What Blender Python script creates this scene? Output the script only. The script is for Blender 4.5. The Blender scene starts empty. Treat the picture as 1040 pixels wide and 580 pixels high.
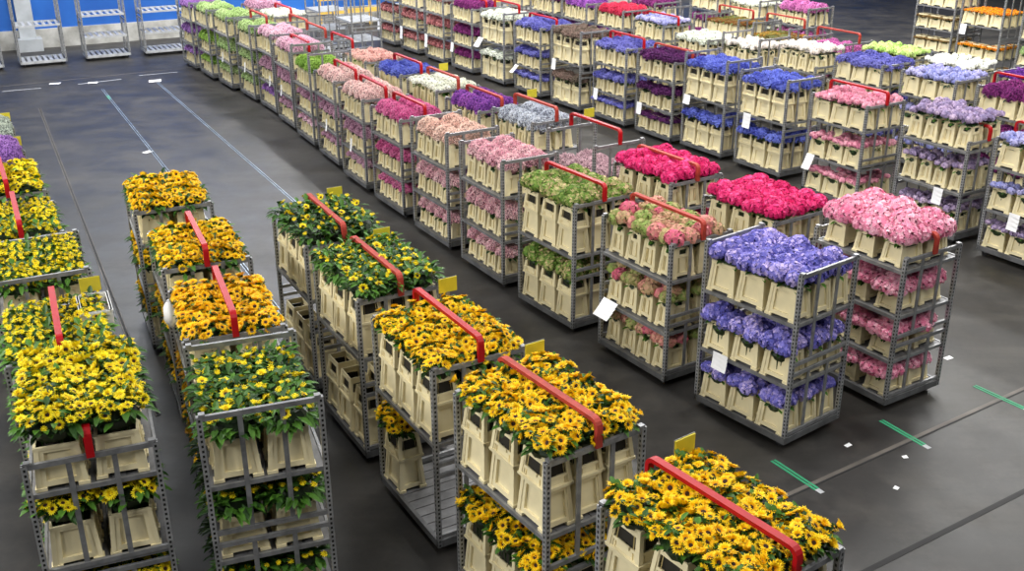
import bpy, bmesh, math, random
from mathutils import Vector, Matrix, Euler
random.seed(11)
SC = bpy.context.scene
COL = SC.collection
R = math.radians

# ------------------------------------------------------------------ colour / materials
def lin(c):
    return tuple(((v/255)/12.92 if v/255 <= .04045 else ((v/255+.055)/1.055)**2.4) for v in c)

def newmat(name):
    m = bpy.data.materials.new(name); m.use_nodes = True
    nt = m.node_tree; b = nt.nodes['Principled BSDF']
    return m, nt, b

def N(nt, t, **kw):
    n = nt.nodes.new(t)
    for k, v in kw.items():
        if k.startswith('_'): setattr(n, k[1:], v)
        else: n.inputs[k.replace('__', ' ')].default_value = v
    return n

def mixrgb(nt, fac, a, b, mode='MIX'):
    n = nt.nodes.new('ShaderNodeMix'); n.data_type = 'RGBA'; n.blend_type = mode
    for k, v in (('Factor', fac), ('A', a), ('B', b)):
        s = [i for i in n.inputs if i.name == k and (i.type == 'RGBA' or k == 'Factor')][0]
        if hasattr(v, 'is_output') or isinstance(v, bpy.types.NodeSocket): nt.links.new(v, s)
        elif k == 'Factor': s.default_value = v
        else: s.default_value = (*v, 1) if len(v) == 3 else v
    return [o for o in n.outputs if o.type == 'RGBA'][0]

def mathn(nt, op, a, b=None, c=None):
    n = nt.nodes.new('ShaderNodeMath'); n.operation = op
    for i, v in enumerate((a, b, c)):
        if v is None: continue
        if isinstance(v, bpy.types.NodeSocket): nt.links.new(v, n.inputs[i])
        else: n.inputs[i].default_value = v
    return n.outputs[0]

def noise(nt, vec, scale, detail=3, rough=.55):
    n = nt.nodes.new('ShaderNodeTexNoise'); n.inputs['Scale'].default_value = scale
    n.inputs['Detail'].default_value = detail; n.inputs['Roughness'].default_value = rough
    if vec is not None: nt.links.new(vec, n.inputs['Vector'])
    return n.outputs['Fac']

def ramp(nt, fac, stops):
    n = nt.nodes.new('ShaderNodeValToRGB'); nt.links.new(fac, n.inputs[0])
    el = n.color_ramp.elements
    while len(el) < len(stops): el.new(.5)
    for e, (p, c) in zip(el, stops): e.position = p; e.color = (*c, 1)
    return n.outputs[0]

def plain_mat(name, rgb, rough=.5, metal=0, var=.12, scale=6):
    m, nt, b = newmat(name); c = lin(rgb)
    tc = nt.nodes.new('ShaderNodeTexCoord')
    f = noise(nt, tc.outputs['Object'], scale)
    col = ramp(nt, f, [(.3, tuple(x*(1-var*1.6) for x in c)), (.65, tuple(min(1, x*(1+var)) for x in c))])
    nt.links.new(col, b.inputs['Base Color'])
    b.inputs['Roughness'].default_value = rough; b.inputs['Metallic'].default_value = metal
    return m

def petal_mat(name, c1, c2, rough=.6, per_object=.5, sub=.0, c3=None):
    """c1..c2 blended by per-floret attribute, object random and noise."""
    m, nt, b = newmat(name)
    a = nt.nodes.new('ShaderNodeAttribute'); a.attribute_name = 'shade'
    oi = nt.nodes.new('ShaderNodeObjectInfo')
    v = mathn(nt, 'MULTIPLY', a.outputs['Fac'], 1-per_object)
    w = mathn(nt, 'MULTIPLY_ADD', oi.outputs['Random'], per_object, v)
    stops = [(.1, lin(c1)), (.9, lin(c2))]
    if c3: stops = [(.1, lin(c1)), (.5, lin(c3)), (.9, lin(c2))]
    col = ramp(nt, w, stops)
    core = mathn(nt, 'LESS_THAN', a.outputs['Fac'], -.1)      # head core: hue darkened to paint the shade between florets
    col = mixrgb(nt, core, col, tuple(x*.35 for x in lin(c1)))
    nt.links.new(col, b.inputs['Base Color'])
    b.inputs['Roughness'].default_value = rough
    b.inputs['Specular IOR Level'].default_value = .25
    return m

def leaf_mat(name, c1, c2, rough=.45):
    return petal_mat(name, c1, c2, rough, .3)

# ------------------------------------------------------------------ mesh builder
class MB:
    def __init__(s): s.v = []; s.f = []; s.m = []; s.sh = []
    def quad(s, pts, mat=0, shade=.5):
        b = len(s.v); s.v += [tuple(p) for p in pts]; s.sh += list(shade) if hasattr(shade, '__len__') else [shade]*len(pts)
        s.f.append(tuple(range(b, b+len(pts)))); s.m.append(mat)
    def box(s, c, d, mat=0, M=None):
        x, y, z = c; a, b_, e = (q/2 for q in d)
        P = [Vector((x+i*a, y+j*b_, z+k*e)) for i in (-1, 1) for j in (-1, 1) for k in (-1, 1)]
        if M: P = [M @ p for p in P]
        b = len(s.v); s.v += [tuple(p) for p in P]; s.sh += [.5]*8
        for f in ((0, 1, 3, 2), (4, 6, 7, 5), (0, 4, 5, 1), (2, 3, 7, 6), (0, 2, 6, 4), (1, 5, 7, 3)):
            s.f.append(tuple(b+i for i in f)); s.m.append(mat)
    def box2(s, lo, hi, mat=0):
        s.box([(a+b)/2 for a, b in zip(lo, hi)], [b-a for a, b in zip(lo, hi)], mat)
    def cyl(s, p0, p1, r, n=10, mat=0):
        p0, p1 = Vector(p0), Vector(p1); d = (p1-p0).normalized()
        u = d.orthogonal().normalized(); w = d.cross(u); b = len(s.v)
        for p in (p0, p1):
            for i in range(n):
                t = 2*math.pi*i/n; s.v.append(tuple(p+u*r*math.cos(t)+w*r*math.sin(t))); s.sh.append(.5)
        for i in range(n):
            j = (i+1) % n; s.f.append((b+i, b+j, b+n+j, b+n+i)); s.m.append(mat)
        s.f.append(tuple(b+i for i in reversed(range(n)))); s.m.append(mat)
        s.f.append(tuple(b+n+i for i in range(n))); s.m.append(mat)
    def dome(s, c, r, mat=0, nu=10, nv=5, full=True, shade=.3):
        c = Vector(c); b = len(s.v); rx, ry, rz = r
        lo = -math.pi/2 if full else 0
        for j in range(nv+1):
            ph = lo+(math.pi/2-lo)*j/nv
            for i in range(nu):
                t = 2*math.pi*i/nu
                s.v.append((c.x+rx*math.cos(ph)*math.cos(t), c.y+ry*math.cos(ph)*math.sin(t), c.z+rz*math.sin(ph))); s.sh.append(shade)
        for j in range(nv):
            for i in range(nu):
                k = (i+1) % nu
                s.f.append((b+j*nu+i, b+j*nu+k, b+(j+1)*nu+k, b+(j+1)*nu+i)); s.m.append(mat)
    def merge(s, o, M, shade=None):
        b = len(s.v)
        s.v += [tuple(M @ Vector(p)) for p in o.v]; s.sh += o.sh if shade is None else [shade]*len(o.v)
        s.f += [tuple(b+i for i in f) for f in o.f]; s.m += o.m
    def mesh(s, name, mats, smooth=False):
        me = bpy.data.meshes.new(name); me.from_pydata(s.v, [], s.f)
        for m in mats: me.materials.append(m)
        me.polygons.foreach_set('material_index', s.m)
        at = me.attributes.new('shade', 'FLOAT', 'POINT'); at.data.foreach_set('value', s.sh)
        if smooth: me.polygons.foreach_set('use_smooth', [True]*len(s.f))
        me.update(); return me

def link(name, me, parent=None, loc=(0, 0, 0), rot=(0, 0, 0), scale=1):
    o = bpy.data.objects.new(name, me); COL.objects.link(o)
    o.parent = parent; o.location = loc; o.rotation_euler = rot
    if scale != 1: o.scale = (scale,)*3 if not hasattr(scale, '__len__') else scale
    return o

def tag(o, label, cat, group=None, kind=None):
    o['label'] = label; o['category'] = cat
    if group: o['group'] = group
    if kind: o['kind'] = kind
    return o

def structure(o): o['kind'] = 'structure'; return o

# ------------------------------------------------------------------ materials
STEEL = plain_mat('galvanised_steel', (142, 143, 145), .42, .5, .18, 9)
STEEL_D = plain_mat('dull_steel', (110, 111, 113), .5, .45, .2, 7)
DECK = plain_mat('grey_deck', (118, 118, 120), .55, .25, .22, 5)
STEEL_L = plain_mat('bright_galvanised_steel', (188, 190, 192), .45, .3, .12, 6)
RED = plain_mat('red_enamel', (166, 14, 22), .42, 0, .1, 5)
ORANGE = plain_mat('worn_red_enamel', (160, 56, 44), .6, 0, .2, 9)
for _m in (RED, ORANGE): _m.node_tree.nodes['Principled BSDF'].inputs['Specular IOR Level'].default_value = .3
RUBBER = plain_mat('rubber', (28, 28, 30), .7, 0, .1)
CREAM = plain_mat('cream_plastic', (228, 216, 176), .45, 0, .07, 4)
INSIDE = plain_mat('bucket_inner_shade', (34, 30, 20), .8, 0, .2)  # dark tone paints the shade inside buckets, also their water and stems
YELLOW = plain_mat('yellow_card', (205, 190, 50), .5, 0, .08)
PAPER = plain_mat('white_paper', (238, 238, 240), .8, 0, .02)
WHITE = plain_mat('white_plastic', (225, 225, 225), .5, 0, .05)

def perforated():
    m, nt, b = newmat('perforated_steel')
    tc = nt.nodes.new('ShaderNodeTexCoord'); sp = nt.nodes.new('ShaderNodeSeparateXYZ')
    nt.links.new(tc.outputs['Object'], sp.inputs[0])
    ax = mathn(nt, 'ABSOLUTE', sp.outputs[0]); ay = mathn(nt, 'ABSOLUTE', sp.outputs[1])
    mn = mathn(nt, 'MINIMUM', ax, ay)
    a = mathn(nt, 'LESS_THAN', mn, .009)
    fr = mathn(nt, 'FRACT', mathn(nt, 'MULTIPLY', sp.outputs[2], 1/.045))
    h = mathn(nt, 'MULTIPLY', a, mathn(nt, 'LESS_THAN', mathn(nt, 'ABSOLUTE', mathn(nt, 'SUBTRACT', fr, .5)), .26))
    f = noise(nt, tc.outputs['Object'], 8)
    base = ramp(nt, f, [(.3, lin((132, 133, 134))), (.7, lin((178, 179, 181)))])
    col = mixrgb(nt, h, base, (.012, .012, .012))
    nt.links.new(col, b.inputs['Base Color'])
    b.inputs['Metallic'].default_value = .45; b.inputs['Roughness'].default_value = .45
    return m
PERF = perforated()

LEAF = leaf_mat('leaf_green', (24, 56, 18), (78, 122, 40))
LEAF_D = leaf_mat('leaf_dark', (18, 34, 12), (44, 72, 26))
STEM = leaf_mat('stem_green', (30, 48, 20), (70, 96, 40))
SUN_Y = petal_mat('sunflower_petal', (228, 156, 0), (255, 222, 26), .55, .2, c3=(248, 202, 10))
SUN_O = petal_mat('sunflower_petal_deep', (230, 146, 0), (255, 214, 14), .55, .2, c3=(248, 194, 4))
SUN_L = petal_mat('sunflower_petal_lemon', (216, 176, 0), (246, 234, 44), .55, .2, c3=(238, 214, 18))
DISC = plain_mat('sunflower_disc', (46, 24, 12), .8, 0, .3, 60)

# ------------------------------------------------------------------ trolley parts (cached meshes)
L, W = 1.35, .985
_cache = {}
def cached(key, fn):
    if key not in _cache: _cache[key] = fn()
    return _cache[key]

def deck_mesh():
    mb = MB()
    mb.box2((-L/2, -W/2, .09), (L/2, -W/2+.04, .165)); mb.box2((-L/2, W/2-.04, .09), (L/2, W/2, .165))
    mb.box2((-L/2, -W/2+.04, .09), (-L/2+.04, W/2-.04, .165)); mb.box2((L/2-.04, -W/2+.04, .09), (L/2, W/2-.04, .165))
    n = 9; p = (L-.08)/n
    for i in range(n):
        x0 = -L/2+.04+i*p
        mb.box2((x0+.006, -W/2+.04, .13), (x0+p-.006, W/2-.04, .155), 1)
    mb.box2((-L/2+.04, -W/2+.04, .118), (L/2-.04, W/2-.04, .128), 1)
    return mb.mesh('deck', [STEEL_D, DECK])

def shelf_mesh():
    mb = MB(); t = .04
    mb.box2((-L/2+.02, -W/2+.005, -t), (L/2-.02, -W/2+.03, 0)); mb.box2((-L/2+.02, W/2-.03, -t), (L/2-.02, W/2-.005, 0))
    mb.box2((-L/2+.02, -W/2+.03, -t), (-L/2+.045, W/2-.03, 0)); mb.box2((L/2-.045, -W/2+.03, -t), (L/2-.02, W/2-.03, 0))
    n = 8; p = (W-.06)/n
    for i in range(n):
        y0 = -W/2+.03+i*p
        mb.box2((-L/2+.045, y0+.004, -.025), (L/2-.045, y0+p-.004, -.006), 1)
    mb.box2((-L/2+.045, -W/2+.03, -.034), (L/2-.045, W/2-.03, -.028), 1)
    return mb.mesh('shelf', [STEEL, DECK])

def slat_shelf_mesh():
    """open shelf of an empty trolley: cross slats with dark gaps"""
    mb = MB()
    for s in (-1, 1): mb.box((0, s*(W/2-.02), -.03), (L-.04, .035, .06))
    n = 7
    for i in range(n):
        x = -L/2+.1+i*(L-.2)/(n-1)
        mb.box((x, 0, -.02), (.09, W-.08, .02), 1)
    return mb.mesh('shelf', [STEEL_L, STEEL_L])

def empty_deck_mesh():
    mb = MB()
    for s in (-1, 1): mb.box((0, s*(W/2-.02), .13), (L, .04, .08)); mb.box((s*(L/2-.02), 0, .13), (.04, W-.08, .08))
    for i in range(8): mb.box((-L/2+.12+i*(L-.24)/7, 0, .15), (.1, W-.08, .02), 1)
    mb.box((0, 0, .1), (L-.08, W-.08, .01), 2)
    return mb.mesh('deck', [STEEL_L, STEEL_L, STEEL_D])
def frame_mesh(H):
    mb = MB(); w = W-.05
    zt = H-.022; zm = round(H*.5, 2)
    for z, h in ((zt, .044), (zm, .04), (zm-.12, .04), (.2, .04)):
        mb.box((0, 0, z), (.03, w, h))
    for y in (-.165, .165):
        mb.box2((-.009, y-.02, zm+.02), (.009, y+.02, zt-.02)); mb.box2((-.009, y-.02, .22), (.009, y+.02, zm-.14))
    # little hooks at the ends of the top rail
    for s in (-1, 1): mb.box((0, s*(w/2-.02), H+.012), (.05, .05, .02))
    return mb.mesh('end_frame', [STEEL])

def post_mesh(H):
    mb = MB(); mb.box2((-.0225, -.0225, .09), (.0225, .0225, H)); return mb.mesh('corner_post', [PERF])

def bar_mesh(mat):
    """flat towing bar: rises from one end rail, runs the trolley length, drops to the other"""
    mb = MB(); pts = []; h = .2; r = .06; x = L/2
    pts += [(-x, -.03), (-x, h-r)]
    for k in range(1, 5): a = math.pi-k*math.pi/8; pts.append((-x+r+r*math.cos(a), h-r+r*math.sin(a)))
    for k in range(0, 4): a = math.pi/2-k*math.pi/8; pts.append((x-r+r*math.cos(a), h-r+r*math.sin(a)))
    pts += [(x, h-r), (x, -.03)]
    t, w = .017, .03; n = len(pts); b = len(mb.v)
    for i, (px, pz) in enumerate(pts):
        q0 = pts[max(i-1, 0)]; q1 = pts[min(i+1, n-1)]
        dx, dz = q1[0]-q0[0], q1[1]-q0[1]; l = math.hypot(dx, dz); nx, nz = -dz/l, dx/l
        for (a, c) in ((-w, -t), (w, -t), (w, t), (-w, t)):
            mb.v.append((px+nx*c, a, pz+nz*c)); mb.sh.append(.5)
    for i in range(n-1):
        for k in range(4):
            j = (k+1) % 4; mb.f.append((b+i*4+k, b+i*4+j, b+i*4+4+j, b+i*4+4+k)); mb.m.append(0)
    mb.f.append((b, b+1, b+2, b+3)); mb.m.append(0)
    e = b+(n-1)*4; mb.f.append((e+3, e+2, e+1, e)); mb.m.append(0)
    return mb.mesh('tow_bar', [mat])

def caster_mesh():
    mb = MB(); mb.cyl((0, -.02, .06), (0, .02, .06), .06, 12, 0)
    mb.box((0, 0, .1), (.06, .06, .03), 1); mb.box((0, .028, .075), (.03, .008, .05), 1); mb.box((0, -.028, .075), (.03, .008, .05), 1)
    return mb.mesh('caster', [RUBBER, STEEL_D])

def card_mesh():
    mb = MB(); mb.box((0, 0, .09), (.012, .2, .15), 0); mb.box((-.008, 0, .09), (.004, .212, .162), 1); mb.box((0, 0, -.03), (.02, .03, .1), 1)
    return mb.mesh('card_plate', [YELLOW, STEEL])

# ------------------------------------------------------------------ buckets
def side(mb, bl, br, tr, tl, us, vs, fn):
    bl, br, tr, tl = map(Vector, (bl, br, tr, tl))
    nrm = (br-bl).cross(tl-bl).normalized()
    P = lambda u, v: (bl*(1-u)+br*u)*(1-v)+(tl*(1-u)+tr*u)*v
    for i in range(len(us)-1):
        for j in range(len(vs)-1):
            k = fn(i, j)
            q = [P(us[i], vs[j]), P(us[i+1], vs[j]), P(us[i+1], vs[j+1]), P(us[i], vs[j+1])]
            if k == 0: mb.quad(q)
            elif k == 'skip':
                c = [p-nrm*.012 for p in q]
                for a in range(4): mb.quad([q[a], q[(a+1) % 4], c[(a+1) % 4], c[a]])
                mb.quad([p-nrm*.02 for p in q], 1)  # dark sheet standing in for the shade behind the opening
            elif k:
                c = [p-nrm*k for p in q]
                for a in range(4): mb.quad([q[a], q[(a+1) % 4], c[(a+1) % 4], c[a]])
                mb.quad(c)

def tub(mb, z0, z1, b, t, us, vs, fn):
    B = [(-b[0], -b[1], z0), (b[0], -b[1], z0), (b[0], b[1], z0), (-b[0], b[1], z0)]
    T = [(-t[0], -t[1], z1), (t[0], -t[1], z1), (t[0], t[1], z1), (-t[0], t[1], z1)]
    for k in range(4):
        j = (k+1) % 4; side(mb, B[k], B[j], T[j], T[k], us, vs, fn)
    # corner ribs
    for k in range(4):
        sx, sy = (1 if B[k][0] > 0 else -1), (1 if B[k][1] > 0 else -1)
        e = .007; w = .03
        lo = Vector(B[k]); hi = Vector(T[k])
        for dx, dy in ((w, 0), (0, w)):
            p = [lo+Vector((sx*e, sy*e, 0)), lo+Vector((-sx*dx if dx else sx*e, -sy*dy if dy else sy*e, 0))]
            q = [hi+Vector((sx*e, sy*e, 0)), hi+Vector((-sx*dx if dx else sx*e, -sy*dy if dy else sy*e, 0))]
            mb.quad([p[0], p[1], q[1], q[0]])
            # return edge of the rib
            inn = Vector((0, -sy*e, 0)) if dx else Vector((-sx*e, 0, 0))
            mb.quad([p[1], p[1]+inn, q[1]+inn, q[1]])

def ring(mb, z, h, t, e):
    x, y = t
    for s in (-1, 1):
        mb.box((0, s*y, z), (2*x+2*e, 2*e, h)); mb.box((s*x, 0, z), (2*e, 2*y, h))

def feet(mb, b):
    for sx in (-1, 1):
        for sy in (-1, 1):
            mb.box((sx*(b[0]-.03), sy*(b[1]-.025), .013), (.086, .076, .026))

def bucket_mb(kind):
    mb = MB()
    if kind == 'tall':
        b, t, h = (.172, .13), (.136, .098), .385
        us = (0, .2, .32, .68, .8, 1); vs = (0, .07, .18, .66, .76, .9, 1)
        fn = lambda i, j: ('gap' if 0 else (0 if not (1 <= i <= 3) else (None if j == 0 else (.016 if j == 2 else ('skip' if j == 4 and i == 2 else 0)))))
        tub(mb, .0, h, b, t, us, vs, fn); ring(mb, h-.012, .024, t, .009); feet(mb, b)
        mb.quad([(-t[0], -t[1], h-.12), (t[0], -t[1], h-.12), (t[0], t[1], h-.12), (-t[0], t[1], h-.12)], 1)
        return mb
    b, t, h = (.184, .139), (.153, .113), .36 if kind == 'plain' else .27
    us = (0, .2, .8, 1); vs = (0, .08, .2, .86, 1)
    fn = lambda i, j: 0 if i != 1 else (None if j == 0 else (.024 if j == 2 else 0))
    tub(mb, 0, h, b, t, us, vs, fn); ring(mb, h-.012, .026, t, .011); feet(mb, b)
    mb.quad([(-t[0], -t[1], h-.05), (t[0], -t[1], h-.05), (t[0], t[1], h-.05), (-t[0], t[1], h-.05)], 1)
    return mb
BH = {'plain': .36, 'tall': .385, 'collar': .64, 'low': .27}
def collar_mb():
    mb = MB(); b, t = (.172, .13), (.14, .1); z0, z1 = .36, .64
    us = (0, .14, .22, .78, .86, 1); vs = (0, .1, .3, .38, .76, 1)
    fn = lambda i, j: (0 if not 1 <= i <= 3 else ('skip' if j == 3 else (.008 if j == 1 else 0)))
    tub(mb, z0, z1, b, t, us, vs, fn); ring(mb, z0+.012, .024, b, .012); ring(mb, z1-.006, .012, t, .006)
    # latch plates under the windows
    for s in (-1, 1): mb.box((0, s*.125, z0+.1), (.12, .012, .03))
    return mb
BUCKET_MB = {'plain': bucket_mb('plain'), 'tall': bucket_mb('tall'), 'low': bucket_mb('low')}; BUCKET_MB['collar'] = BUCKET_MB['plain']
COLLAR_MB = collar_mb()
BUCKET_ME = {k: BUCKET_MB[k].mesh('bucket', [CREAM, INSIDE]) for k in ('plain', 'tall', 'low')}; BUCKET_ME['collar'] = BUCKET_ME['plain']
COLLAR_ME = COLLAR_MB.mesh('collar', [CREAM, INSIDE])

# ------------------------------------------------------------------ flowers
def rnd(a, b): return random.uniform(a, b)

def leaf(mb, p, az, el, ln, wd, mat, droop=.4, shade=None):
    """pointed leaf with a fold and a droop; p base, az heading, el elevation"""
    s = rnd(0, 1) if shade is None else shade
    d = Vector((math.cos(az)*math.cos(el), math.sin(az)*math.cos(el), math.sin(el)))
    sd = Vector((-math.sin(az), math.cos(az), 0)); p = Vector(p)
    up = sd.cross(d)*-1
    c = [p, p+d*ln*.45, p+d*ln*.8-Vector((0, 0, droop*ln*.18)), p+d*ln-Vector((0, 0, droop*ln*.4))]
    l1 = c[1]-sd*wd*.5+up*wd*.12; r1 = c[1]+sd*wd*.5+up*wd*.12
    l2 = c[2]-sd*wd*.3+up*wd*.08; r2 = c[2]+sd*wd*.3+up*wd*.08
    mb.quad([c[0], c[1], l1], mat, s); mb.quad([c[0], r1, c[1]], mat, s)
    mb.quad([c[1], c[2], l2, l1], mat, s); mb.quad([c[1], r1, r2, c[2]], mat, s)
    mb.quad([c[2], c[3], l2], mat, s); mb.quad([c[2], r2, c[3]], mat, s)

def sunflower(mb, r=.06, disc=True, cup=.25, mp=0, md=1, n1=19, n2=15):
    """flower head facing +z"""
    for ring_, (n, k, z) in enumerate(((n1, 1.0, 0), (n2, .78, .008))):
        for i in range(n):
            a = 2*math.pi*(i+rnd(-.2, .2))/n; rr = r*k*rnd(.88, 1.1); s = rnd(0, 1)
            lift = cup+rnd(-.2, .25)
            ca, sa = math.cos(a), math.sin(a); w = r*.115
            p0 = Vector((ca*r*.28, sa*r*.28, z)); p1 = Vector((ca*rr*.68, sa*rr*.68, z+lift*rr*.35)); p2 = Vector((ca*rr, sa*rr, z+lift*rr*.4+rnd(-.006, .004)))
            t = Vector((-sa, ca, 0))*w
            mb.quad([p0-t*.5, p1-t, p2, p1+t, p0+t*.5], mp, (0, s*.6+.25, s*.5+.5, s*.6+.25, 0))
    if disc: sun_disc(mb, r, md)
def sun_disc(mb, r, m=0):
    mb.dome((0, 0, .002), (r*.42, r*.42, r*.22), m, 10, 3, False, .4)
    mb.dome((0, 0, .004), (r*.18, r*.18, r*.2), m, 7, 2, False, .8)
def sun_back(mb, r, m):
    for i in range(7):
        a = 2*math.pi*i/7; leaf(mb, (0, 0, -.012), a, .1, r*.75, r*.35, m, .2)
    mb.dome((0, 0, -.008), (r*.35, r*.35, r*.18), m, 8, 2, True, .3)

SUNS = []      # bloom prototypes without disc
for k in range(4):
    mb = MB(); sunflower(mb, .05+.005*(k % 2), False, cup=(.5, 1.0, 1.7, .8)[k]); sun_back(mb, .05, 1); SUNS.append(mb)
DISCMB = MB(); sun_disc(DISCMB, .05)
def small_sun():
    mb = MB(); sunflower(mb, .034, False, 1.2, 0, 1, 11, 8); mb.dome((0, 0, 0), (.016, .016, .018), 0, 8, 2, True, .9); sun_back(mb, .03, 1); return mb
SMALL = [small_sun() for _ in range(2)]

SUNMAT = {'gold': SUN_Y, 'deep': SUN_O, 'lemon': SUN_L}
BLOOM_ME = {}
for st, mt in SUNMAT.items():
    BLOOM_ME[st] = [s.mesh('bloom', [mt, LEAF]) for s in SUNS]
    BLOOM_ME[st+'_s'] = [s.mesh('bloom', [mt, LEAF]) for s in SMALL]
DISC_ME = DISCMB.mesh('seed_disc', [DISC])

def sun_layout(fx, fy, n, top, spread, leafy=False):
    """flower positions over a bucket footprint; returns (loc, rot euler) list"""
    out = []; nx = max(2, round(math.sqrt(n*fx/fy))); ny = max(2, round(n/nx))
    for i in range(nx):
        for j in range(ny):
            u = (i+.5+rnd(-.38, .38))/nx*2-1; v = (j+.5+rnd(-.38, .38))/ny*2-1
            x, y = u*fx, v*fy
            z = top+rnd(-.045, .035)-.03*(u*u+v*v)*.5
            az = math.atan2(v+rnd(-.8, .8), u+rnd(-.8, .8)); tilt = min(1.3, abs(random.gauss(.4, .35))+.12*(u*u+v*v))
            q = Euler((0, tilt, 0)).to_matrix(); q = Matrix.Rotation(az, 3, 'Z') @ q @ Matrix.Rotation(rnd(0, 6), 3, 'Z')
            out.append((Vector((x, y, z)), q.to_euler()))
    if n > 20:                       # a ring of heads looking sideways out of the bunch
        for i in range(10):
            a = 2*math.pi*(i+rnd(-.4, .4))/10
            q = Matrix.Rotation(a+rnd(-.4, .4), 3, 'Z') @ Euler((0, rnd(.8, 1.35), 0)).to_matrix() @ Matrix.Rotation(rnd(0, 6), 3, 'Z')
            out.append((Vector((math.cos(a)*fx*1.0, math.sin(a)*fy*.97, top-rnd(.04, .1))), q.to_euler()))
    return out

def foliage(mb, fx, fy, top, n, ln=.13, wd=.06, m=0, md=1, low=-.28, edge=.5):
    # dense core, stems, then leaves
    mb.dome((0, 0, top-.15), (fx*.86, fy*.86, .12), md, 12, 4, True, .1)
    for i in range(34):
        a = 2*math.pi*i/34; leaf(mb, (math.cos(a)*fx*.86, math.sin(a)*fy*.86, top-rnd(.08, .16)), a+rnd(-.9, .9), rnd(-.5, .9), .085, .05, random.choice((m, md, md)), .4)
    for i in range(16):
        x, y = rnd(-.6, .6)*fx, rnd(-.6, .6)*fy
        mb.cyl((x*.75, y*.75, low), (x, y, top-.1), .007, 4, md)
    for i in range(n):
        t = random.random()
        if t < edge:   # skirt leaves around the edge
            a = rnd(0, 2*math.pi); x, y = math.cos(a)*fx*.9, math.sin(a)*fy*.9
            leaf(mb, (x, y, top-rnd(.05, .15)), a+rnd(-.6, .6), rnd(-.5, .5), ln*rnd(.8, 1.25), wd*rnd(.8, 1.2), m, .5)
        else:
            leaf(mb, (rnd(-.9, .9)*fx, rnd(-.9, .9)*fy, top-rnd(.0, .07)), rnd(0, 6.28), rnd(-.1, 1.0), ln*rnd(.7, 1.1), wd*rnd(.7, 1.1), m, .4)

def floret4(mb, c, n, s, mat, sh):
    n = n.normalized(); u = n.orthogonal().normalized(); a0 = rnd(0, 6.28)
    u = Matrix.Rotation(a0, 3, n) @ u; v = n.cross(u)
    for k in range(4):
        a = k*math.pi/2; d = u*math.cos(a)+v*math.sin(a); e = u*-math.sin(a)+v*math.cos(a)
        mb.quad([c, c+d*s*.6-e*s*.46+n*s*.1, c+d*s*1.05+n*s*.02, c+d*s*.6+e*s*.46+n*s*.1], mat, sh)

def spike(mb, c, n, s, mat, sh):
    n = n.normalized(); u = Matrix.Rotation(rnd(0, 6.28), 3, n) @ n.orthogonal().normalized(); v = n.cross(u)
    for k in range(3):
        a = k*2.09; d = (u*math.cos(a)+v*math.sin(a)); e = (v*math.cos(a)-u*math.sin(a))
        tip = c+n*s*rnd(.5, .9)+d*s*.8
        mb.quad([c-e*s*.3, c+e*s*.3, tip+e*s*.22, tip-e*s*.22], mat, min(1, max(0, sh+rnd(-.15, .15))))

def head(mb, c, r, n, s, fn=floret4, mat=0, core=None, lowz=-.45, squash=.85):
    c = Vector(c)
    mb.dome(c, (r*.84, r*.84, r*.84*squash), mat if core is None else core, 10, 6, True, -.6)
    k = 0; g = math.pi*(3-math.sqrt(5))
    for i in range(n):
        z = 1-(1-lowz)*(i+.5)/n; rr = math.sqrt(max(0, 1-z*z)); t = g*i+rnd(-.2, .2)
        d = Vector((rr*math.cos(t), rr*math.sin(t), z)); q = Vector((d.x, d.y, d.z*squash))
        lump = 1+.05*math.sin(5*t+3*z)
        fn(mb, c+q*r*lump*rnd(.95, 1.04), d+Vector((rnd(-.5, .5), rnd(-.5, .5), rnd(-.3, .5))), s*rnd(.85, 1.15), mat, rnd(0, 1))

HEADS = {}
def head_mb(kind):
    if kind in HEADS: return HEADS[kind]
    mb = MB()
    if kind == 'hyd': head(mb, (0, 0, 0), .105, 190, .021)
    elif kind == 'big': head(mb, (0, 0, 0), .135, 270, .022)
    elif kind == 'small': head(mb, (0, 0, 0), .068, 70, .021)
    elif kind == 'puff': head(mb, (0, 0, 0), .085, 84, .032, spike)
    elif kind == 'mini': head(mb, (0, 0, 0), .052, 44, .019, spike)
    elif kind == 'dot': head(mb, (0, 0, 0), .034, 24, .016, spike)
    HEADS[kind] = mb; return mb

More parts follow.
